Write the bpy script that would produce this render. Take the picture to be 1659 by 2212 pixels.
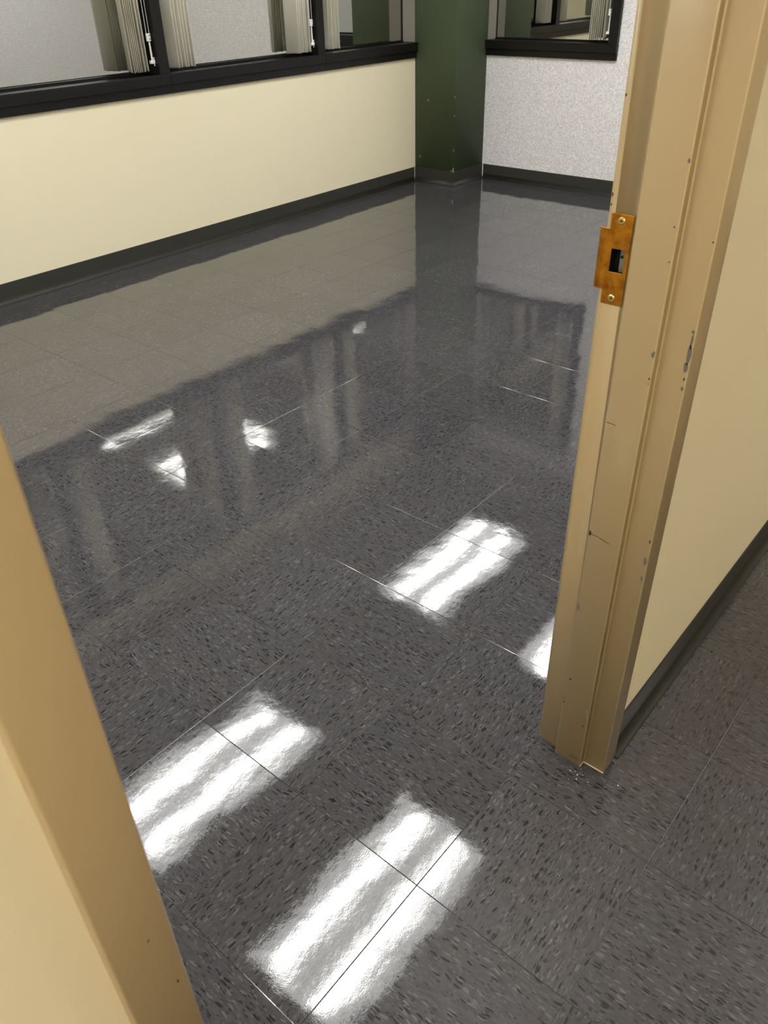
import bpy, bmesh, math, random
from mathutils import Matrix, Vector
random.seed(7)
for o in list(bpy.data.objects): bpy.data.objects.remove(o)
SC = bpy.context.scene
COL = SC.collection
# ------------------------------------------------------------------ camera
cam_d = bpy.data.cameras.new('camera'); cam = bpy.data.objects.new('camera', cam_d); COL.objects.link(cam)
SC.camera = cam
F_PX = 1701.9
cam_d.sensor_fit = 'VERTICAL'; cam_d.sensor_height = 36.0; cam_d.lens = 36.0*F_PX/2212.0
cr = Vector((0.6435, -0.7651, -0.0235)); cd = Vector((-0.4481, -0.3517, -0.8219)); cf = Vector((0.6205, 0.5395, -0.5692))
M = Matrix((( cr.x, -cd.x, -cf.x, -0.3191), (cr.y, -cd.y, -cf.y, -0.7938), (cr.z, -cd.z, -cf.z, 1.3763), (0,0,0,1)))
cam.matrix_world = M
cam_d.clip_start = 0.02
cam_d.dof.use_dof = True; cam_d.dof.focus_distance = 2.0; cam_d.dof.aperture_fstop = cam_d.lens/2.6
# ------------------------------------------------------------------ world, exposure
W = bpy.data.worlds.new('night'); SC.world = W; W.use_nodes = True
W.node_tree.nodes['Background'].inputs[0].default_value = (0.5, 0.6, 0.8, 1); W.node_tree.nodes['Background'].inputs[1].default_value = 0.004
SC.view_settings.view_transform = 'Standard'; SC.view_settings.look = 'None'
SC.view_settings.exposure = 0.47; SC.view_settings.gamma = 1.0
SC.view_settings.use_curve_mapping = False
SC.cycles.caustics_reflective = True; SC.cycles.caustics_refractive = True; SC.cycles.sample_clamp_indirect = 40; SC.cycles.max_bounces = 14; SC.cycles.diffuse_bounces = 7; SC.cycles.glossy_bounces = 7
LAMP_BASE, LAMP_TUBE = 3.1, 27.0     # diffuser radiance: between tubes, over each tube
HALL_BASE, HALL_TUBE = 12.3, 21.0
LAMP_COL = (1.0, 0.995, 0.965)
HALL_COL = (1.0, 0.985, 0.95)

# ------------------------------------------------------------------ constants (metres)
T = 0.3048
YW, UC, YC, UB = 3.239, 4.803, 2.875, 5.179        # window wall, column, back wall
Y1, Y2, Y3, Y4 = -0.3004, -0.348, -0.4076, -0.4529 # door frame depth
UJ, UL = 0.7369, -0.1905                            # jamb faces
ST = 0.0159
CEIL = 2.44
X0, YH = -2.4, -2.35
HX0, HX1 = -2.4, 5.5
ZS = 0.833
WT = 0.2

# ------------------------------------------------------------------ material helpers
def s2l(c):
    return tuple(((v/255)/12.92 if v/255 <= 0.04045 else ((v/255+0.055)/1.055)**2.4) for v in c) + (1.0,)
class N:
    def __init__(s, name):
        s.m = bpy.data.materials.new(name); s.m.use_nodes = True; s.t = s.m.node_tree
        s.b = s.t.nodes['Principled BSDF']; s.out = s.t.nodes['Material Output']
    def n(s, typ, **k):
        x = s.t.nodes.new(typ)
        for a, v in k.items(): setattr(x, a, v)
        return x
    def l(s, a, b): s.t.links.new(a, b)
    def setv(s, sock, v):
        if hasattr(v, 'links') or isinstance(v, bpy.types.NodeSocket): s.l(v, sock)
        else: sock.default_value = v
    def math(s, op, a, b=None, c=None, clamp=False):
        x = s.n('ShaderNodeMath', operation=op); x.use_clamp = clamp
        s.setv(x.inputs[0], a)
        if b is not None: s.setv(x.inputs[1], b)
        if c is not None: s.setv(x.inputs[2], c)
        return x.outputs[0]
    def vmath(s, op, a, b=None):
        x = s.n('ShaderNodeVectorMath', operation=op); s.setv(x.inputs[0], a)
        if b is not None: s.setv(x.inputs[1], b)
        return x.outputs[0]
    def mix(s, f, a, b):
        x = s.n('ShaderNodeMix', data_type='RGBA'); s.setv(x.inputs[0], f); s.setv(x.inputs[6], a); s.setv(x.inputs[7], b)
        return x.outputs[2]
    def mixf(s, f, a, b):
        x = s.n('ShaderNodeMix', data_type='FLOAT'); s.setv(x.inputs[0], f); s.setv(x.inputs[2], a); s.setv(x.inputs[3], b)
        return x.outputs[0]
    def noise(s, vec, scale, detail=2, rough=0.5, out=0):
        x = s.n('ShaderNodeTexNoise'); s.l(vec, x.inputs['Vector']); x.inputs['Scale'].default_value = scale
        x.inputs['Detail'].default_value = detail; x.inputs['Roughness'].default_value = rough
        return x.outputs[out]
    def ramp(s, v, lo, hi):
        x = s.n('ShaderNodeMapRange'); s.setv(x.inputs[0], v); x.inputs[1].default_value = lo; x.inputs[2].default_value = hi
        return x.outputs[0]
    def geo(s): return s.n('ShaderNodeNewGeometry').outputs['Position']
    def bump(s, h, dist=1.0, strength=1.0, normal=None):
        x = s.n('ShaderNodeBump'); x.inputs['Strength'].default_value = strength; x.inputs['Distance'].default_value = dist
        s.l(h, x.inputs['Height'])
        if normal is not None: s.l(normal, x.inputs['Normal'])
        return x.outputs[0]
    def base(s, col, rough=0.5, spec=0.5, metal=0.0):
        s.setv(s.b.inputs['Base Color'], col); s.setv(s.b.inputs['Roughness'], rough)
        s.b.inputs['Specular IOR Level'].default_value = spec; s.b.inputs['Metallic'].default_value = metal
        return s

def painted(name, rgb, rough, peel=0.00006, scale=350, var=0.04, spec=0.5):
    m = N(name); p = m.geo()
    n1 = m.noise(p, 3.0, 3); c = s2l(rgb); d = tuple(v*(1-var*2) for v in c[:3]) + (1,)
    m.base(m.mix(n1, c, d), rough, spec)
    m.l(m.bump(m.noise(p, scale, 2), peel), m.b.inputs['Normal'])
    return m.m
MAT = {}
MAT['cream'] = painted('cream_paint', (236, 226, 194), 0.55, 0.00012, 280, 0.015)
MAT['cream_hall'] = painted('cream_hall_paint', (233, 221, 190), 0.6, 0.00015, 240, 0.015)
MAT['green'] = painted('dark_green_paint', (73, 84, 60), 0.55, 0.00008, 300, 0.03, 0.35)
MAT['tan'] = painted('tan_enamel', (188, 166, 127), 0.30, 0.00004, 420, 0.03)
MAT['tan_highlight'] = painted('tan_edge_highlight', (216, 197, 152), 0.3)  # lighter tan: highlight on the jamb's rounded edges, painted as colour
MAT['chip_grey'] = painted('bare_grey_primer', (110, 105, 98), 0.6)
MAT['chip_dark'] = painted('dark_scratch', (52, 40, 28), 0.6)
MAT['chip_white'] = painted('white_chip', (232, 228, 215), 0.6)
MAT['black'] = painted('black_aluminium', (22, 21, 20), 0.32, 0.00002, 500, 0.05, 0.28)
MAT['black_inner'] = painted('black_gasket', (14, 13, 12), 0.6)
MAT['closure'] = painted('grey_closure_panel', (140, 134, 124), 0.5)
MAT['vinyl'] = painted('black_vinyl_base', (58, 58, 53), 0.45, 0.00003, 60, 0.06, 0.25)
MAT['slat'] = None
MAT['white_plastic'] = painted('white_plastic', (245, 243, 236), 0.35)
MAT['ceiling_paint'] = painted('lamp_housing_white', (235, 235, 230), 0.4)
MAT['dust'] = painted('paint_crumb', (205, 205, 215), 0.6)

def slat_mat():
    m = N('ivory_blind_vinyl'); p = m.geo()
    m.base(s2l((252, 250, 239)), 0.45, 0.4)
    t = m.n('ShaderNodeBsdfTranslucent'); t.inputs['Color'].default_value = s2l((250, 247, 234))
    x = m.n('ShaderNodeMixShader'); x.inputs[0].default_value = 0.4
    m.l(m.b.outputs[0], x.inputs[1]); m.l(t.outputs[0], x.inputs[2]); m.l(x.outputs[0], m.out.inputs['Surface'])
    return m.m
MAT['slat'] = slat_mat()

def speckled():
    m = N('speckled_wallcovering'); p = m.geo()
    n1 = m.noise(p, 170, 3, 0.6); n2 = m.noise(m.vmath('ADD', p, (3.1, 7.7, 1.3)), 120, 2, 0.6); n3 = m.noise(m.vmath('ADD', p, (9, 2, 5)), 260, 2)
    c = m.mix(m.ramp(n1, 0.42, 0.62), s2l((247, 245, 245)), s2l((196, 191, 190)))
    c = m.mix(m.math('MULTIPLY', m.ramp(n2, 0.55, 0.68), 0.5), c, s2l((200, 207, 202)))
    c = m.mix(m.math('MULTIPLY', m.ramp(n3, 0.56, 0.68), 0.5), c, s2l((245, 240, 236)))
    m.base(c, 0.55); m.l(m.bump(n1, 0.0002), m.b.inputs['Normal'])
    return m.m
MAT['speckle'] = speckled()

def floor_mat():
    m = N('vinyl_composition_tile'); p = m.geo()
    sx = m.n('ShaderNodeSeparateXYZ'); m.l(p, sx.inputs[0]); x, y = sx.outputs[0], sx.outputs[1]
    ti = m.math('DIVIDE', x, T); tj = m.math('DIVIDE', y, T)
    i = m.math('FLOOR', ti); j = m.math('FLOOR', tj)
    par = m.math('FLOORED_MODULO', m.math('ADD', i, j), 2.0)          # 1 -> grain runs along x
    cid = m.n('ShaderNodeCombineXYZ'); m.l(i, cid.inputs[0]); m.l(j, cid.inputs[1])
    wn = m.n('ShaderNodeTexWhiteNoise', noise_dimensions='3D'); m.l(cid.outputs[0], wn.inputs['Vector'])
    a = m.mixf(par, y, x); b = m.mixf(par, x, y)
    # warp so chips curve a little
    wob = m.noise(p, 22, 2, 0.5, 1); wv = m.n('ShaderNodeSeparateXYZ'); m.l(wob, wv.inputs[0])
    b = m.math('ADD', b, m.math('MULTIPLY', m.math('SUBTRACT', wv.outputs[0], 0.5), 0.016))
    def chips(sa, sb, off):
        v = m.n('ShaderNodeCombineXYZ'); m.l(m.math('MULTIPLY', a, sa), v.inputs[0]); m.l(m.math('MULTIPLY', b, sb), v.inputs[1])
        m.l(m.math('MULTIPLY_ADD', wn.outputs[0], 50.0, off), v.inputs[2])
        vo = m.n('ShaderNodeTexVoronoi', voronoi_dimensions='3D'); m.l(v.outputs[0], vo.inputs['Vector']); vo.inputs['Scale'].default_value = 1.0
        sc = m.n('ShaderNodeSeparateColor'); m.l(vo.outputs['Color'], sc.inputs[0])
        return vo.outputs['Distance'], sc.outputs[0], sc.outputs[1]
    fl = lambda *c: s2l(tuple(v*0.76 for v in c))
    tilevar = m.math('MULTIPLY_ADD', wn.outputs[0], 0.16, 0.92)
    mott = m.noise(p, 9, 3); grain = m.n('ShaderNodeCombineXYZ')
    m.l(m.math('MULTIPLY', a, 45.0), grain.inputs[0]); m.l(m.math('MULTIPLY', b, 210.0), grain.inputs[1]); m.l(m.math('MULTIPLY', wn.outputs[0], 40), grain.inputs[2])
    gn = m.noise(grain.outputs[0], 1.0, 3, 0.6)
    c = m.mix(m.ramp(gn, 0.35, 0.65), fl(81, 81, 86), fl(103, 102, 106))
    c = m.mix(m.math('MULTIPLY', m.ramp(mott, 0.4, 0.65), 0.4), c, fl(94, 90, 90))
    d1, r1, g1 = chips(50, 225, 0.0)
    mask = m.math('LESS_THAN', d1, 0.42)
    c = m.mix(m.math('MULTIPLY', mask, m.math('GREATER_THAN', r1, 0.82)), c, fl(50, 48, 51))
    c = m.mix(m.math('MULTIPLY', mask, m.math('LESS_THAN', r1, 0.14)), c, fl(122, 120, 120))
    d2, r2, g2 = chips(110, 380, 13.0)
    mask2 = m.math('LESS_THAN', d2, 0.45)
    c = m.mix(m.math('MULTIPLY', mask2, m.math('GREATER_THAN', r2, 0.87)), c, fl(64, 62, 65))
    c = m.mix(m.math('MULTIPLY', mask2, m.math('LESS_THAN', r2, 0.10)), c, fl(116, 114, 115))
    d3, r3, g3 = chips(46, 190, 31.0)
    mask3 = m.math('LESS_THAN', d3, 0.3)
    c = m.mix(m.math('MULTIPLY', mask3, m.math('GREATER_THAN', r3, 0.93)), c, fl(42, 41, 44))
    c = m.mix(m.math('MULTIPLY', mask3, m.math('LESS_THAN', r3, 0.035)), c, fl(134, 130, 126))
    mul = m.n('ShaderNodeMix', data_type='RGBA'); mul.blend_type = 'MULTIPLY'; mul.inputs[0].default_value = 1.0
    cc = m.n('ShaderNodeCombineColor'); 
    for k in range(3): m.l(tilevar, cc.inputs[k])
    m.l(c, mul.inputs[6]); m.l(cc.outputs[0], mul.inputs[7]); c = mul.outputs[2]
    # seams
    fx = m.math('FRACT', ti); fy = m.math('FRACT', tj)
    ex = m.math('MULTIPLY', m.math('MINIMUM', fx, m.math('SUBTRACT', 1.0, fx)), T)
    ey = m.math('MULTIPLY', m.math('MINIMUM', fy, m.math('SUBTRACT', 1.0, fy)), T)
    e = m.math('MINIMUM', ex, ey)
    seam = m.math('SUBTRACT', 1.0, m.ramp(e, 0.0, 0.0011))
    c = m.mix(m.math('MULTIPLY', m.math('SUBTRACT', 1.0, m.ramp(e, 0.0003, 0.0009)), 0.75), c, s2l((30, 28, 28)))
    rough = m.math('MULTIPLY_ADD', wn.outputs[0], 0.02, 0.028)
    worn = m.math('SUBTRACT', 1.0, m.ramp(y, -0.62, -0.36))       # hallway floor is unpolished
    m.base(c, m.mixf(worn, rough, 0.34), 0.5)
    m.l(m.mixf(worn, 0.5, 0.22), m.b.inputs['Specular IOR Level'])
    m.b.inputs['IOR'].default_value = 1.70
    # surface waviness (heights in metres)
    h = m.math('MULTIPLY', m.noise(p, 3.2, 2), 0.0018)
    h = m.math('ADD', h, m.math('MULTIPLY', m.noise(p, 14, 2), 0.00020))
    h = m.math('ADD', h, m.math('MULTIPLY', m.noise(p, 60, 2), 0.00006))
    h = m.math('ADD', h, m.math('MULTIPLY', m.noise(p, 420, 1), 0.000020))
    st = m.n('ShaderNodeVectorRotate', rotation_type='Z_AXIS'); m.l(p, st.inputs['Vector']); st.inputs['Angle'].default_value = math.radians(-12)
    st2 = m.vmath('MULTIPLY', st.outputs[0], (9.0, 150.0, 1.0))
    h = m.math('ADD', h, m.math('MULTIPLY', m.noise(st2, 1.0, 2), 0.000012))
    h = m.math('ADD', h, m.math('MULTIPLY', seam, -0.00035))
    bn = m.bump(h, 1.0)
    tilt = m.vmath('MULTIPLY', m.vmath('SUBTRACT', wn.outputs[1], (0.5, 0.5, 0.5)), (0.007, 0.007, 0.0))
    nn = m.vmath('NORMALIZE', m.vmath('ADD', bn, tilt))
    m.l(nn, m.b.inputs['Normal'])
    return m.m
MAT['floor'] = floor_mat()

def ceiling_mat():
    m = N('acoustic_ceiling_tile'); p = m.geo()
    sx = m.n('ShaderNodeSeparateXYZ'); m.l(p, sx.inputs[0])
    fx = m.math('FRACT', m.math('DIVIDE', m.math('SUBTRACT', sx.outputs[0], 0.6), 0.6096)); fy = m.math('FRACT', m.math('DIVIDE', m.math('SUBTRACT', sx.outputs[1], 0.37), 0.6096))
    g = m.math('MINIMUM', m.math('MINIMUM', fx, m.math('SUBTRACT', 1.0, fx)), m.math('MINIMUM', fy, m.math('SUBTRACT', 1.0, fy)))
    g = m.math('LESS_THAN', g, 0.02); n1 = m.noise(p, 140, 3)
    c = m.mix(m.ramp(n1, 0.5, 0.7), s2l((205, 203, 196)), s2l((150, 148, 142)))
    m.base(m.mix(g, c, s2l((225, 224, 218))), 0.8, 0.2)
    return m.m
MAT['ceiling'] = ceiling_mat()

def glass_mat():
    m = N('reflective_night_glass')
    g = m.n('ShaderNodeBsdfGlossy'); g.inputs['Roughness'].default_value = 0.0; g.inputs['Color'].default_value = (0.96, 0.965, 0.91, 1)
    t = m.n('ShaderNodeBsdfTransparent'); t.inputs['Color'].default_value = (0.22, 0.25, 0.25, 1)
    x = m.n('ShaderNodeMixShader'); x.inputs[0].default_value = 0.6
    m.l(t.outputs[0], x.inputs[1]); m.l(g.outputs[0], x.inputs[2]); m.l(x.outputs[0], m.out.inputs['Surface'])
    return m.m
MAT['glass'] = glass_mat()

def brass():
    m = N('worn_brass'); p = m.geo()
    n1 = m.noise(p, 60, 4, 0.6); n2 = m.noise(p, 900, 2)
    c = m.mix(m.ramp(n1, 0.35, 0.7), s2l((206, 140, 38)), s2l((150, 92, 22)))
    m.base(c, m.mixf(n1, 0.28, 0.5), 0.5, 0.85)
    m.l(m.bump(n2, 0.00003), m.b.inputs['Normal'])
    return m.m
MAT['brass'] = brass()
MAT['screw'] = None
def steel():
    m = N('dull_steel'); m.base(s2l((150, 145, 140)), 0.4, 0.5, 0.6); return m.m
MAT['steel'] = steel()
ms = N('screw_metal'); ms.base(s2l((206, 176, 112)), 0.3, 0.5, 0.8); MAT['screw'] = ms.m

def diffuser(name, lo, hi, col):
    m = N(name); tc = m.n('ShaderNodeTexCoord'); sx = m.n('ShaderNodeSeparateXYZ'); m.l(tc.outputs['Object'], sx.inputs[0])
    def tube(c):
        d = m.math('DIVIDE', m.math('SUBTRACT', sx.outputs[1], c), 0.046)
        return m.math('EXPONENT', m.math('MULTIPLY', m.math('MULTIPLY', d, d), -1.0))
    ends = m.math('SUBTRACT', 1.0, m.ramp(m.math('ABSOLUTE', sx.outputs[0]), 0.50, 0.57))
    s = m.math('MULTIPLY', m.math('ADD', tube(0.125), tube(-0.125)), ends)
    e = m.n('ShaderNodeEmission'); e.inputs['Color'].default_value = col + (1,)
    m.l(m.math('MULTIPLY_ADD', s, hi - lo, lo), e.inputs['Strength'])
    m.l(e.outputs[0], m.out.inputs['Surface'])
    return m.m
MAT['diffuser'] = diffuser('lit_diffuser', LAMP_BASE, LAMP_TUBE, LAMP_COL)
MAT['diffuser_hall'] = diffuser('lit_hall_diffuser', HALL_BASE, HALL_TUBE, HALL_COL)

# ------------------------------------------------------------------ mesh helpers
def obj(name, bm, mats, parent=None, smooth=False, loc=None):
    bmesh.ops.recalc_face_normals(bm, faces=bm.faces) if not getattr(bm, 'keep', False) else None
    me = bpy.data.meshes.new(name); bm.to_mesh(me); bm.free()
    if not isinstance(mats, (list, tuple)): mats = [mats]
    for k in mats: me.materials.append(MAT[k])
    if smooth:
        for f in me.polygons: f.use_smooth = True
    o = bpy.data.objects.new(name, me); COL.objects.link(o)
    if parent is not None: o.parent = parent
    if loc: o.location = loc
    return o
def empty(name, loc=(0, 0, 0), rz=0):
    o = bpy.data.objects.new(name, None); COL.objects.link(o); o.location = loc; o.rotation_euler = (0, 0, rz); o.empty_display_size = 0.05
    return o
def tag(o, label=None, cat=None, group=None, kind=None):
    if label: o['label'] = label
    if cat: o['category'] = cat
    if group: o['group'] = group
    if kind: o['kind'] = kind
    return o
def BM(): return bmesh.new()
def box(bm, x0, x1, y0, y1, z0, z1, mi=0, bev=0.0, seg=2):
    tmp = bmesh.new()
    vs = [tmp.verts.new((x, y, z)) for x in (x0, x1) for y in (y0, y1) for z in (z0, z1)]
    for q in ((0,1,3,2),(4,6,7,5),(0,4,5,1),(2,3,7,6),(0,2,6,4),(1,5,7,3)): tmp.faces.new([vs[k] for k in q])
    bmesh.ops.recalc_face_normals(tmp, faces=tmp.faces)
    if bev: bmesh.ops.bevel(tmp, geom=list(tmp.edges), offset=bev, segments=seg, affect='EDGES', profile=0.5)
    for f in tmp.faces: f.material_index = mi; f.smooth = False
    me = bpy.data.meshes.new('t'); tmp.to_mesh(me); tmp.free(); bm.from_mesh(me); bpy.data.meshes.remove(me)
    return bm
def prism(pts, z0, z1, bev=0.0, seg=3, bev_all=False):
    """pts in xy, extruded along z; bevel vertical edges"""
    bm = bmesh.new()
    lo = [bm.verts.new((x, y, z0)) for x, y in pts]; hi = [bm.verts.new((x, y, z1)) for x, y in pts]
    n = len(pts); ve = []
    bm.faces.new(lo); bm.faces.new(hi[::-1])
    for k in range(n): bm.faces.new((lo[k], hi[k], hi[(k+1) % n], lo[(k+1) % n]))
    bmesh.ops.recalc_face_normals(bm, faces=bm.faces)
    if bev:
        bm.edges.ensure_lookup_table()
        ve = [e for e in bm.edges if abs(e.verts[0].co.z-e.verts[1].co.z) > 1e-6]
        bmesh.ops.bevel(bm, geom=ve, offset=bev, segments=seg, affect='EDGES', profile=0.5)
        for f in bm.faces:
            if abs(f.normal.z) < 0.5: f.smooth = True
    return bm
def cyl(bm, c, r, h, axis='z', n=16, mi=0, r2=None):
    rot = {'z': Matrix(), 'x': Matrix.Rotation(math.pi/2, 4, 'Y'), 'y': Matrix.Rotation(-math.pi/2, 4, 'X')}[axis]
    k0 = len(bm.faces)
    bmesh.ops.create_cone(bm, cap_ends=True, segments=n, radius1=r, radius2=r if r2 is None else r2, depth=h, matrix=Matrix.Translation(c) @ rot)
    bm.faces.ensure_lookup_table()
    for f in bm.faces[k0:]: f.material_index = mi
def struct(name, bm, mats, **k): return tag(obj(name, bm, mats, **k), kind='structure')

# ------------------------------------------------------------------ shell
b = BM(); box(b, X0, UB+WT, YH, YW+WT, -0.05, 0.0); struct('floor', b, 'floor')
b = BM(); box(b, X0, UB+WT, YH, YW+WT, CEIL, CEIL+0.05); struct('ceiling', b, 'ceiling')
ZT = 2.14        # window head
GY = 3.355       # glass plane, window wall
GX = 5.283       # glass plane, back wall
b = BM(); box(b, X0, UC, YW, YW+WT, 0, ZS+0.03); box(b, X0, UC, YW, YW+WT, ZT+0.0, CEIL); struct('wall_left', b, 'cream')
BY0 = 1.870      # right end of the window in the back wall
b = BM(); box(b, UB, UB+WT, Y1-0.012, YC, 0, ZS+0.03); box(b, UB, UB+WT, Y1-0.012, YC, ZT, CEIL); box(b, UB, UB+WT, Y1-0.012, BY0+0.004, ZS+0.03, ZT)
struct('wall_back', b, 'speckle')
# column in the corner
b = prism([(UC, YC), (UB+WT, YC), (UB+WT, YW+WT), (UC, YW+WT)], 0, CEIL, 0.004, 2)
def blob_quad(bm, c, ax, ay, rx, ry, off, mi, n=9, jag=0.35, seed=1):
    r = random.Random(seed); vs = []
    nrm = Vector(ax).cross(Vector(ay)).normalized()
    for k in range(n):
        a = 2*math.pi*k/n; f = 1 - jag*r.random()
        vs.append(bm.verts.new(Vector(c) + Vector(ax)*rx*f*math.cos(a) + Vector(ay)*ry*f*math.sin(a) + Vector(off)))
    f = bm.faces.new(vs); f.material_index = mi
    return f
for c, rx, ry, s in (((UC, 3.118, 0.567), 0.004, 0.007, 1), ((UC, YC+0.004, 0.120), 0.004, 0.012, 2), ((UC, YC+0.022, 0.108), 0.005, 0.0035, 3), ((UC, YC+0.003, 0.104), 0.004, 0.009, 8),
                     ((UC, YC+0.005, 0.60), 0.0015, 0.012, 4), ((UC, YC+0.005, 0.48), 0.0015, 0.01, 5), ((UC, YC+0.005, 0.25), 0.0015, 0.012, 6), ((UC, 3.19, 0.18), 0.0015, 0.01, 7)):
    blob_quad(b, c, (0, -1, 0), (0, 0, 1), rx, ry, (-0.0006, 0, 0), 1, seed=s)
tag(struct('wall_column', b, ['green', 'chip_white']), 'dark green painted square column in the far corner of the room', 'column')

# door wall: room side speckled, hall side cream
WY0, WY1 = Y4+0.013, Y1-0.012     # hall face, room face
DH = 2.134
FW = 0.0508
XA, XB = UL-FW, UJ+FW             # outer edges of the door frame
ZH = DH+FW
def two_sided(bm, x0, x1, z0, z1):
    ym = (WY0+WY1)/2
    box(bm, x0, x1, ym, WY1, z0, z1, 0); box(bm, x0, x1, WY0, ym, z0, z1, 1)
b = BM(); two_sided(b, X0, XA, 0, CEIL); two_sided(b, XB, UB+WT, 0, CEIL); two_sided(b, XA, XB, ZH, CEIL)
struct('wall_front', b, ['speckle', 'cream_hall'])
b = BM(); box(b, X0-0.1, X0, YH-0.1, YW+WT, 0, CEIL); struct('wall_side', b, 'cream')
b = BM(); box(b, X0, UB+WT, YH-0.1, YH, 0, CEIL); struct('wall_hall', b, 'cream_hall')
b = BM(); box(b, UB+WT, UB+WT+0.1, YH-0.1, WY0, 0, CEIL); struct('wall_hall_end', b, 'cream_hall')

# ------------------------------------------------------------------ cove baseboards
HB = 0.1016
COVE = [(0.0, 0.0), (0.0195, 0.0), (0.0205, 0.0012), (0.0200, 0.0024), (0.0150, 0.0038), (0.0105, 0.0066), (0.0072, 0.0110), (0.0050, 0.0170), (0.0038, 0.0240), (0.0032, 0.0320), (0.0032, HB-0.002), (0.0024, HB), (0.0, HB)]
def cove(name, path, normals):
    """path: xy corners; profile swept with mitres. normals: outward unit normal per segment"""
    bm = bmesh.new(); n = len(COVE)
    def ring(pnt, d): return [bm.verts.new((pnt[0]+d[0]*o, pnt[1]+d[1]*o, z)) for o, z in COVE]
    for k in range(len(path)-1):
        d0 = Vector(normals[k]) + (Vector(normals[k-1]) if k > 0 else Vector((0, 0)))
        d1 = Vector(normals[k]) + (Vector(normals[k+1]) if k < len(normals)-1 else Vector((0, 0)))
        A, B_ = ring(path[k], d0), ring(path[k+1], d1)
        for q in range(n):
            f = bm.faces.new((A[q], A[(q+1) % n], B_[(q+1) % n], B_[q])); f.smooth = 1 <= q < 9
        bm.faces.new(A); bm.faces.new(B_)
    return struct(name, bm, 'vinyl')
G = 0.0003
cove('baseboard_left', [(X0, YW-G), (UC-0.0135, YW-G)], [(0, -1)])
cove('baseboard_column', [(UC-G, YW-G), (UC-G, YC-G), (UB-G, YC-G)], [(-1, 0), (0, -1)])
cove('baseboard_back', [(UB-G, YC-0.0135), (UB-G, WY1+G)], [(-1, 0)])
cove('baseboard_front', [(XB+G, WY1+G), (UB-0.015, WY1+G)], [(0, 1)])
cove('baseboard_front_left', [(X0, WY1+G), (XA-G, WY1+G)], [(0, 1)])
cove('baseboard_hall_right', [(XB+G, WY0-G), (UB+WT, WY0-G)], [(0, -1)])
cove('baseboard_hall_left', [(X0, WY0-G), (XA-G, WY0-G)], [(0, -1)])
cove('baseboard_hall', [(X0, YH+G), (UB+WT, YH+G)], [(0, 1)])

# ------------------------------------------------------------------ steel door frame
door = empty('door_1', ((UL+UJ)/2, Y4, 0)); tag(door, 'tan painted steel door frame with chipped edges around the open doorway', 'door frame', kind='structure')
inv = Matrix.Translation(door.location).inverted()
def jpart(name, bm, mats, parent=door, **k):
    bmesh.ops.transform(bm, matrix=inv, verts=bm.verts); return obj(name, bm, mats, parent, **k)
profR = [(XB, Y1), (UJ, Y1), (UJ, Y2), (UJ-ST, Y2), (UJ-ST, Y3), (UJ, Y3), (UJ, Y4), (XB, Y4)]
bR = prism(profR, 0.0, ZH, 0.0030, 4)
# pocket behind the strike plate
cut = BM(); box(cut, UJ-0.02, UJ+0.022, -0.3365, -0.3110, 1.0095, 1.0480)
def mesh_obj(bm, name):
    me = bpy.data.meshes.new(name); bm.to_mesh(me); bm.free(); o = bpy.data.objects.new(name, me); COL.objects.link(o); return o
cutter = mesh_obj(cut, 'cutter')
jr = mesh_obj(bR, 'right_jamb')
for k in ('tan', 'chip_grey', 'chip_dark', 'black_inner'): jr.data.materials.append(MAT[k])
md = jr.modifiers.new('b', 'BOOLEAN'); md.object = cutter; md.operation = 'DIFFERENCE'; md.solver = 'EXACT'
bpy.context.view_layer.update()
dg = bpy.context.evaluated_depsgraph_get()
newme = bpy.data.meshes.new_from_object(jr.evaluated_get(dg))
jr.modifiers.clear(); jr.data = newme
bpy.data.objects.remove(cutter)
bmj = bmesh.new(); bmj.from_mesh(jr.data)
bmj.faces.ensure_lookup_table()
for f in bmj.faces:
    c = f.calc_center_median()
    if -0.3370 < c.y < -0.3105 and 1.009 < c.z < 1.0485 and c.x > UJ+0.0001 and c.x < UJ+0.03: f.material_index = 3; f.smooth = False
def edge_highlight(bm, idx, xm):  # paints the bright highlight lines onto the bevel faces of the jamb steps
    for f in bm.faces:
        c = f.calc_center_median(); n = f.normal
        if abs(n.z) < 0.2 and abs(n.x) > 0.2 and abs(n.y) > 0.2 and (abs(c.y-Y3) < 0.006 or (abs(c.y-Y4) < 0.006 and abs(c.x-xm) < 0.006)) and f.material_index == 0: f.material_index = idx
bmj.normal_update(); edge_highlight(bmj, 4, UJ)
SP = UJ-ST
AY, AZ = (0, -1, 0), (0, 0, 1)
def chip(x, y, z, ry, rz, mi, seed, n=9, jag=0.45, skew=0.0):
    r = random.Random(seed); vs = []
    for k in range(n):
        a = 2*math.pi*k/n; f = 1.3*(1-jag*r.random())
        dz = rz*f*math.sin(a); dy = ry*f*math.cos(a) + skew*dz
        vs.append(bmj.verts.new((x-0.00025, y-dy, z+dz)))
    bmj.faces.new(vs).material_index = mi
def facechip(x, z, rx, rz, mi, seed):
    r = random.Random(seed); vs = []
    for k in range(9):
        a = 2*math.pi*k/9; f = 1-0.45*r.random()
        vs.append(bmj.verts.new((x+rx*f*math.cos(a), Y4-0.00025, z+rz*f*math.sin(a))))
    bmj.faces.new(vs).material_index = mi
def streak(x, pts, w, mi):
    L = [bmj.verts.new((x-0.0003, y, z+w/2)) for y, z in pts]; R_ = [bmj.verts.new((x-0.0003, y, z-w/2*(0.4+0.6*(k % 2)))) for k, (y, z) in enumerate(pts)]
    for k in range(len(pts)-1): bmj.faces.new((L[k], L[k+1], R_[k+1], R_[k])).material_index = mi
E1 = Y4+0.0040
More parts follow.
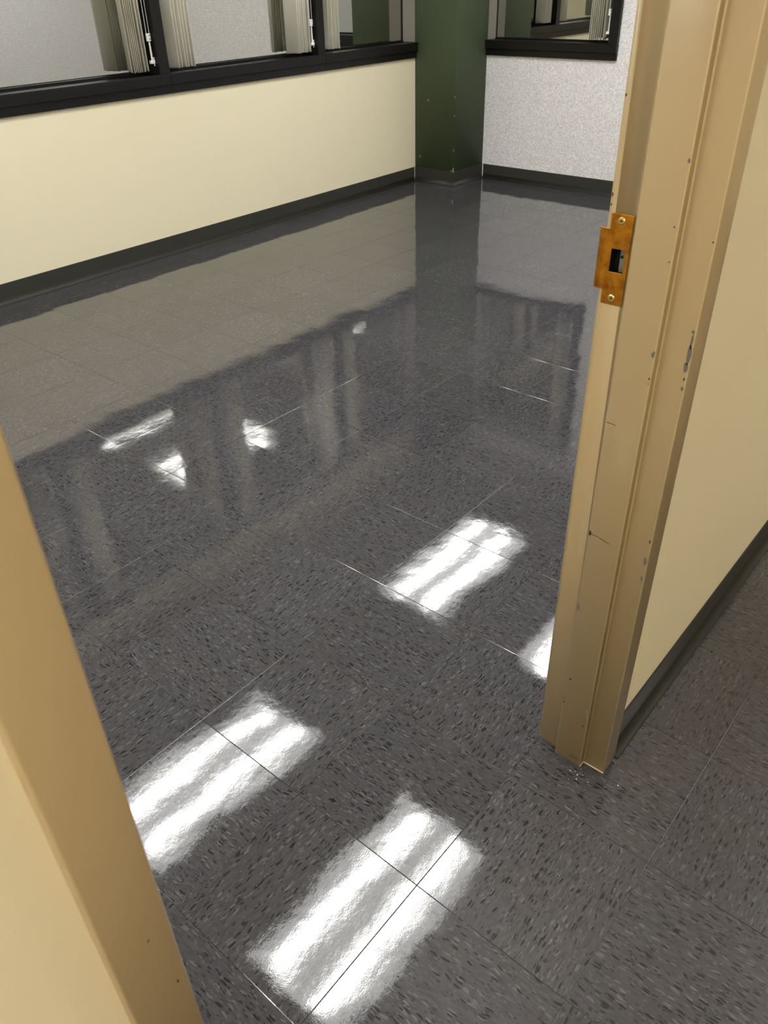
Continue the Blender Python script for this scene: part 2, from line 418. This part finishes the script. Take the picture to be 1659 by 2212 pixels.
for args in ((UJ, E1, 0.921, 0.0032, 0.016, 1, 11), (UJ, E1+0.0006, 0.900, 0.0030, 0.008, 1, 12), (UJ, E1, 0.941, 0.0016, 0.012, 1, 13), (UJ, E1+0.001, 0.9535, 0.002, 0.0035, 1, 14),
             (UJ, E1, 0.8825, 0.0012, 0.003, 2, 15), (UJ, E1, 0.868, 0.0018, 0.0035, 1, 16), (UJ, E1, 0.594, 0.0012, 0.004, 2, 17), (UJ, E1+0.001, 0.552, 0.0028, 0.008, 1, 18),
             (UJ, E1+0.001, 0.516, 0.0024, 0.005, 1, 19), (UJ, E1+0.002, 0.170, 0.0036, 0.011, 1, 20), (UJ, E1, 0.220, 0.0012, 0.005, 1, 21),
             (SP, -0.4045, 0.914, 0.0026, 0.005, 1, 22), (SP, -0.4050, 0.8771, 0.0014, 0.0018, 2, 23), (SP, -0.4052, 0.869, 0.0008, 0.0012, 2, 23), (SP, -0.4050, 1.1706, 0.0018, 0.003, 1, 24),
             (SP, -0.3515, 0.4097, 0.0034, 0.008, 1, 25), (SP, -0.358, 0.2266, 0.0022, 0.0024, 2, 26), (SP, -0.4025, 0.161, 0.0030, 0.012, 1, 27), (SP, -0.3510, 0.166, 0.0012, 0.006, 1, 28), (SP, -0.352, 0.158, 0.0012, 0.003, 2, 28),
             (SP, -0.352, 0.5765, 0.0020, 0.006, 2, 29), (SP, -0.4015, 1.09, 0.001, 0.0013, 2, 30), (SP, -0.3995, 0.12, 0.001, 0.003, 2, 31), (UJ, -0.303, 1.235, 0.0012, 0.002, 2, 32), (UJ, -0.303, 1.115, 0.0012, 0.003, 2, 33), (UJ, -0.303, 1.102, 0.0012, 0.002, 2, 34),
             (SP, -0.4030, 1.045, 0.0011, 0.0014, 2, 35), (UJ, E1-0.0005, 1.075, 0.001, 0.0016, 2, 36)):
    chip(*args)
streak(SP, [(-0.3505, 0.7892), (-0.355, 0.7889), (-0.360, 0.7886), (-0.3665, 0.7878)], 0.0011, 2)
streak(SP, [(-0.3505, 0.577), (-0.358, 0.5755), (-0.366, 0.5750), (-0.378, 0.5725), (-0.3895, 0.5698)], 0.0013, 2)
streak(SP, [(-0.3809, 0.0168), (-0.386, 0.0172), (-0.392, 0.018), (-0.3989, 0.0190)], 0.0016, 2)
streak(SP, [(-0.3535, 0.262), (-0.3565, 0.256), (-0.3572, 0.244), (-0.3578, 0.2285)], 0.0009, 2)
me2 = bpy.data.meshes.new('right_jamb'); bmj.to_mesh(me2); bmj.free()
for k in ('tan', 'chip_grey', 'chip_dark', 'black_inner', 'tan_highlight'): me2.materials.append(MAT[k])
jr.data = me2; me2.transform(inv); jr.parent = door; jr.name = 'jamb'
jr['label'] = 'right jamb with latch strike plate and chipped tan paint'
profL = [(UL-(x-UJ), y) for x, y in profR]
bl = prism(profL, 0.0, ZH, 0.0022, 3)
b1 = bl
for (x, z, rx, rz, s) in ((UL-0.020, 0.780, 0.0022, 0.0024, 41), (UL-0.0095, 0.700, 0.0018, 0.004, 42)):
    blob_quad(b1, (x, Y4, z), (1, 0, 0), (0, 0, 1), rx*0.6, rz*0.6, (0, -0.0003, 0), 2, seed=s)
jl = jpart('jamb', b1, ['tan', 'chip_grey', 'chip_dark']); jl['label'] = 'left jamb close to the camera'
# head
b = BM()
box(b, UL, UJ, Y4, Y1, DH, ZH); box(b, UL+ST, UJ-ST, Y3, Y2, DH-ST, DH)
jpart('door_head', b, 'tan')
b = BM(); box(b, UJ-0.0010, UJ+0.0002, Y4, Y3-0.0005, 0.0002, 0.0022); box(b, UJ-ST, UJ, Y3-0.0010, Y3, 0.0002, 0.0018)
jpart('caulk_bead', b, 'cream')
# strike plate
def strike():
    bm = bmesh.new()
    ys = [-0.3400, -0.3342, -0.3133, -0.3070, -0.3010, -0.2965, -0.2930, -0.2905]
    dx = [0, 0, 0, 0, 0, 0.0010, 0.0030, 0.0065]
    zs = [0.966, 0.986, 1.0125, 1.0448, 1.071, 1.092]
    V = {}
    def v(a, c):
        if (a, c) not in V: V[(a, c)] = bm.verts.new((UJ-0.0012+dx[a], ys[a], zs[c]))
        return V[(a, c)]
    for a in range(len(ys)-1):
        for c in range(len(zs)-1):
            if a == 1 and c == 2: continue
            if a >= 3 and c in (0, 4): continue
            bm.faces.new((v(a, c), v(a+1, c), v(a+1, c+1), v(a, c+1)))
    bmesh.ops.recalc_face_normals(bm, faces=bm.faces)
    bmesh.ops.solidify(bm, geom=list(bm.faces), thickness=0.0011)
    return bm
sp = jpart('strike_plate', strike(), 'brass'); sp['label'] = 'worn brass latch strike plate'
bv = sp.modifiers.new('edge', 'BEVEL'); bv.width = 0.0004; bv.segments = 2; bv.limit_method = 'ANGLE'
for z, y in ((1.0829, -0.3224), (0.9755, -0.3230)):
    b = BM(); cyl(b, (UJ-0.0027, y, z), 0.0038, 0.0011, 'x', 24, 0, 0.0056)
    box(b, UJ-0.0034, UJ-0.0031, y-0.0022, y+0.0022, z-0.0006, z+0.0006, 1); box(b, UJ-0.0034, UJ-0.0031, y-0.0006, y+0.0006, z-0.0022, z+0.0022, 1)
    s_ = jpart('screw', b, ['screw', 'chip_dark'], sp); s_['label'] = 'cross-head screw'
b = BM(); box(b, UJ+0.012, UJ+0.0135, -0.3362, -0.3215, 1.0097, 1.0475, 0); cyl(b, (UJ+0.0116, -0.3245, 1.031), 0.0024, 0.0006, 'x', 12, 1)
jpart('dust_box', b, ['steel', 'black_inner'], sp)

# ------------------------------------------------------------------ windows
MW = 0.065; PITCH = 1.214
PR = [3.849-PITCH*k for k in range(5)][::-1]    # right edges of the mullions
def sill_profile_box(bm, x0, x1):
    # long members of one unit on the window wall (y from front to glass)
    box(bm, x0, x1, 3.209, 3.361, 0.875, 0.925, 0, 0.0025)
    box(bm, x0, x1, 3.209, 3.213, 0.922, 0.9285, 0, 0.0012)       # small front lip
    box(bm, x0, x1, 3.222, 3.239, ZS, 0.8745, 0, 0.001)
    box(bm, x0, x1, 3.343, 3.372, 0.925, 0.938, 0, 0.001)          # glazing bead
    box(bm, x0, x1, 3.209, 3.361, ZT-0.05, ZT, 0, 0.0025); box(bm, x0, x1, 3.343, 3.372, ZT-0.062, ZT-0.05, 0)
units = [(X0+0.001, PR[0])] + [(PR[k], PR[k+1]) for k in range(4)] + [(PR[4], UC-0.001)]
for n_, (x0, x1) in enumerate(units):
    w = empty('window_%d' % (n_+1), ((x0+x1)/2, YW, ZS)); tag(w, kind='structure')
    iv = Matrix.Translation(w.location).inverted()
    def wp(name, bm, mats, par=w, **k):
        bmesh.ops.transform(bm, matrix=iv, verts=bm.verts); return obj(name, bm, mats, par, **k)
    last = n_ == len(units)-1
    b = BM(); sill_profile_box(b, x0+0.0004, x1-0.0004)
    if not last: box(b, x1-MW, x1-0.0004, 3.2088, 3.372, 0.9245, ZT-0.0495, 0, 0.0025)
    wp('window_frame', b, 'black')
    if last:
        b = BM(); box(b, UC-0.006, UC-0.001, 3.2395, 3.349, 0.9285, ZT-0.05, 0); box(b, UC-0.0065, UC-0.0058, 3.345, 3.349, 0.9285, ZT-0.05, 1)
        wp('closure_panel', b, ['closure', 'black_inner'])
    b = BM(); box(b, x0+0.0008, (x1-0.0012) if last else (x1-MW-0.0004), GY, GY+0.006, 0.9385, ZT-0.0625); wp('pane', b, 'glass')
# window in the back wall
w = empty('window_%d' % (len(units)+1), (UB, (BY0+YC)/2, ZS)); tag(w, kind='structure'); iv = Matrix.Translation(w.location).inverted()
def wp(name, bm, mats, par=w, **k):
    bmesh.ops.transform(bm, matrix=iv, verts=bm.verts); return obj(name, bm, mats, par, **k)
b = BM(); y0, y1 = BY0-0.012, YC-0.001
box(b, 5.149, 5.289, y0, y1, 0.875, 0.925, 0, 0.0025); box(b, 5.149, 5.153, y0+0.05, y1, 0.922, 0.9285, 0, 0.001); box(b, 5.162, 5.179, y0, y1, ZS, 0.8745, 0, 0.001)
box(b, 5.271, 5.300, y0+0.065, y1, 0.925, 0.938, 0); box(b, 5.149, 5.289, y0, y1, ZT-0.05, ZT, 0, 0.0025); box(b, 5.271, 5.300, y0+0.065, y1, ZT-0.062, ZT-0.05)
b2 = BM(); box(b, 5.1488, 5.1785, y0, y0+0.065, 0.9245, ZT-0.0495, 0, 0.0025); box(b, 5.1785, 5.300, y0+0.0165, y0+0.065, 0.9245, ZT-0.0495, 0)
wp('window_frame', b, 'black')
b = BM(); box(b, UB+0.0005, 5.277, YC-0.006, YC-0.001, 0.9285, ZT-0.05, 0); box(b, 5.273, 5.277, YC-0.0068, YC-0.0058, 0.9285, ZT-0.05, 1); wp('closure_panel', b, ['closure', 'black_inner'])
b = BM(); box(b, GX, GX+0.006, y0+0.0655, y1-0.001, 0.9385, ZT-0.0625); wp('pane', b, 'glass')

# ------------------------------------------------------------------ vertical blinds
SW, SZ0, SZ1 = 0.089, 0.948, ZT-0.088
def slat_mesh():
    bm = bmesh.new(); n = 8; rows = []
    for side in (0, 1):
        for z in (SZ0, SZ1):
            rows.append([bm.verts.new((0.0035*(1-(2*k/n-1)**2) + (0.0009 if side else 0), SW*(k/n-0.5), z)) for k in range(n+1)])
    f0, f1, g0, g1 = rows
    for k in range(n):
        a = bm.faces.new((f0[k], f0[k+1], f1[k+1], f1[k])); c = bm.faces.new((g0[k+1], g0[k], g1[k], g1[k+1])); a.smooth = c.smooth = True
        bm.faces.new((f0[k+1], f0[k], g0[k], g0[k+1])); bm.faces.new((f1[k], f1[k+1], g1[k+1], g1[k]))
    bm.faces.new((f0[0], f1[0], g1[0], g0[0])); bm.faces.new((f1[n], f0[n], g0[n], g1[n]))
    bmesh.ops.recalc_face_normals(bm, faces=bm.faces)
    me = bpy.data.meshes.new('slat'); bm.to_mesh(me); bm.free(); me.materials.append(MAT['slat']); return me
SLAT = slat_mesh()
def blind(x0, x1, front_edges, cordx, label):
    """local frame: x along the window, y towards the glass, front edge of each slat at y=0.0165"""
    r = empty('vertical_blind'); tag(r, label, 'blind', 'vertical blinds at the windows')
    b = BM(); box(b, x0+0.01, x1-0.01, 0.038, 0.084, ZT-0.085, ZT-0.0505, 0, 0.002); obj('headrail', b, 'white_plastic', r)
    for fx, phi in front_edges:
        o = bpy.data.objects.new('slat', SLAT); COL.objects.link(o); o.parent = r
        a = math.radians(phi); o.location = (fx - SW/2*math.sin(a), 0.0165 + SW/2*math.cos(a), random.uniform(-0.002, 0.002)); o.rotation_euler = (0, 0, a)
    b = BM()
    cyl(b, (cordx-0.009, 0.031, (1.119+ZT-0.085)/2), 0.0013, ZT-0.085-1.119, 'z', 8); cyl(b, (cordx+0.009, 0.031, (1.119+ZT-0.085)/2), 0.0013, ZT-0.085-1.119, 'z', 8)
    obj('cord', b, 'white_plastic', r)
    b = BM(); z0 = 1.083
    box(b, cordx-0.0125, cordx+0.0125, 0.026, 0.036, z0, z0+0.036, 0, 0.002)
    box(b, cordx+0.002, cordx+0.008, 0.0257, 0.027, z0+0.005, z0+0.014, 1); box(b, cordx+0.002, cordx+0.008, 0.0257, 0.027, z0+0.022, z0+0.030, 1)
    cyl(b, (cordx+0.001, 0.031, z0-0.003), 0.0025, 0.008, 'z', 10); cyl(b, (cordx+0.001, 0.031, 1.036), 0.0052, 0.084, 'z', 14, 0, 0.0045)
    box(b, cordx-0.013, cordx+0.015, 0.024, 0.040, 0.980, 0.996, 0, 0.002); box(b, cordx+0.008, cordx+0.015, 0.027, 0.038, 0.994, 1.010, 0, 0.002); cyl(b, (cordx+0.011, 0.031, 0.975), 0.0025, 0.011, 'z', 8)
    obj('cord_tensioner', b, ['white_plastic', 'chip_grey'], r)
    return r
def edges(lst, phi): return [(x, phi + random.uniform(-2, 2)) for x in lst]
RST = [2.409, 2.426, 2.437, 2.448, 2.459, 2.471, 2.492, 2.512]
P1R = [(x, -21) for x in RST[:6]] + [(2.492, -12), (2.512, -8)]
P2L = [(2.717, 17), (2.736, 14), (2.763, 15), (2.780, 13), (2.802, 14), (2.825, 12)]
P2R = [(3.642, 30), (3.657, 28), (3.673, 28), (3.693, 27), (3.708, 26), (3.737, 24)]
P3L = [(3.906, -4), (3.943, 2), (3.957, -18), (3.970, -20), (4.002, -6)]
def sh(l, d): return [(x+d, p) for x, p in l]
for (x0, x1), sl, cx, lb in (
        (units[2], sh(P2L, -2*PITCH) + sh(P1R, -PITCH), units[2][1]-MW-0.017, 'ivory vertical blind outside the picture to the left of the visible windows'),
        (units[3], sh(P2L, -PITCH) + P1R, 2.553, 'ivory vertical blind of the leftmost window, slats fanned edge-on beside two white cords'),
        (units[4], P2L + P2R, 3.764, 'ivory vertical blind of the middle window, slats stacked at both ends of its pane'),
        (units[5], P3L, 4.782, 'small ivory vertical blind stack in the window beside the green column')):
    r = blind(x0, min(x1-MW, UC-0.01) if x1 < 4.5 else UC-0.012, sl, cx, lb)
    r.location = (0, 3.209, 0)
    if x1 > 4.5:
        for c in list(r.children):
            if c.name.startswith('cord'): bpy.data.objects.remove(c)
# blind of the back window: local x -> -y world, local y -> +x world
fe = [(-2.072+0.0138*k, 21+0.3*k) for k in range(7)] + [(-1.972, 10)]
r = blind(-(YC-0.01), -(BY0+0.06), fe, -1.943, 'vertical blind at the right end of the far window, dark gaps between its slats')
r.location = (5.149, 0, 0); r.rotation_euler = (0, 0, -math.pi/2)

# ------------------------------------------------------------------ ceiling lights
def troffer(x, y, label, hall=False):
    r = empty('ceiling_light', (x, y, CEIL)); tag(r, label, 'ceiling light', 'recessed ceiling lights')
    b = BM(); L, w_ = 0.61, 0.305
    for a in ((-L, L, -w_, -w_+0.018), (-L, L, w_-0.018, w_), (-L, -L+0.018, -w_+0.018, w_-0.018), (L-0.018, L, -w_+0.018, w_-0.018)): box(b, *a, -0.012, -0.0005)
    obj('frame', b, 'ceiling_paint', r)
    b = BM(); box(b, -L+0.018, L-0.018, -w_+0.018, w_-0.018, -0.007, -0.0015); obj('diffuser', b, 'diffuser_hall' if hall else 'diffuser', r)
for x, y, lb in ((1.20, 1.88, 'lit ceiling light over the doorway side of the room, window row'), (1.20, 0.655, 'lit ceiling light just inside the doorway'),
             (3.62, 1.93, 'lit ceiling light in front of the green column, window row'), (3.62, 0.70, 'lit ceiling light near the far wall, door row'),
             (-1.22, 1.88, 'lit ceiling light at the left end of the room, window row'), (-1.22, 0.655, 'lit ceiling light at the left end of the room, door row')): troffer(x, y, lb)
troffer(2.9, -1.60, 'lit hall ceiling light to the right of the doorway', True)
troffer(-1.7, -1.60, 'lit hall ceiling light to the left of the doorway', True)

# ------------------------------------------------------------------ crumbs of paint on the floor by the jamb
for k, (x, y, s) in enumerate(((0.7001, -0.3978, 1.5), (0.7050, -0.4069, 1.3), (0.6995, -0.4139, 2.0), (0.6895, -0.4176, 1.6), (0.7065, -0.4231, 1.1), (0.7173, -0.4135, 0.9),
                              (0.7190, -0.4649, 0.8), (0.7288, -0.4901, 1.8), (0.6976, -0.4394, 1.2), (0.6800, -0.4055, 0.9), (0.7085, -0.4712, 0.8))):
    b = BM(); bmesh.ops.create_icosphere(b, subdivisions=1, radius=0.001*s)
    for v in b.verts: v.co *= random.uniform(0.75, 1.15); v.co.z *= 0.5
    zmin = min(v.co.z for v in b.verts)
    for v in b.verts: v.co.z -= zmin
    o = obj('paint_crumb', b, 'dust', loc=(x, y, 0.0)); tag(o, 'tiny white paint crumb on the dark floor at the foot of the right door jamb', 'crumb', 'paint crumbs at the foot of the door jamb')
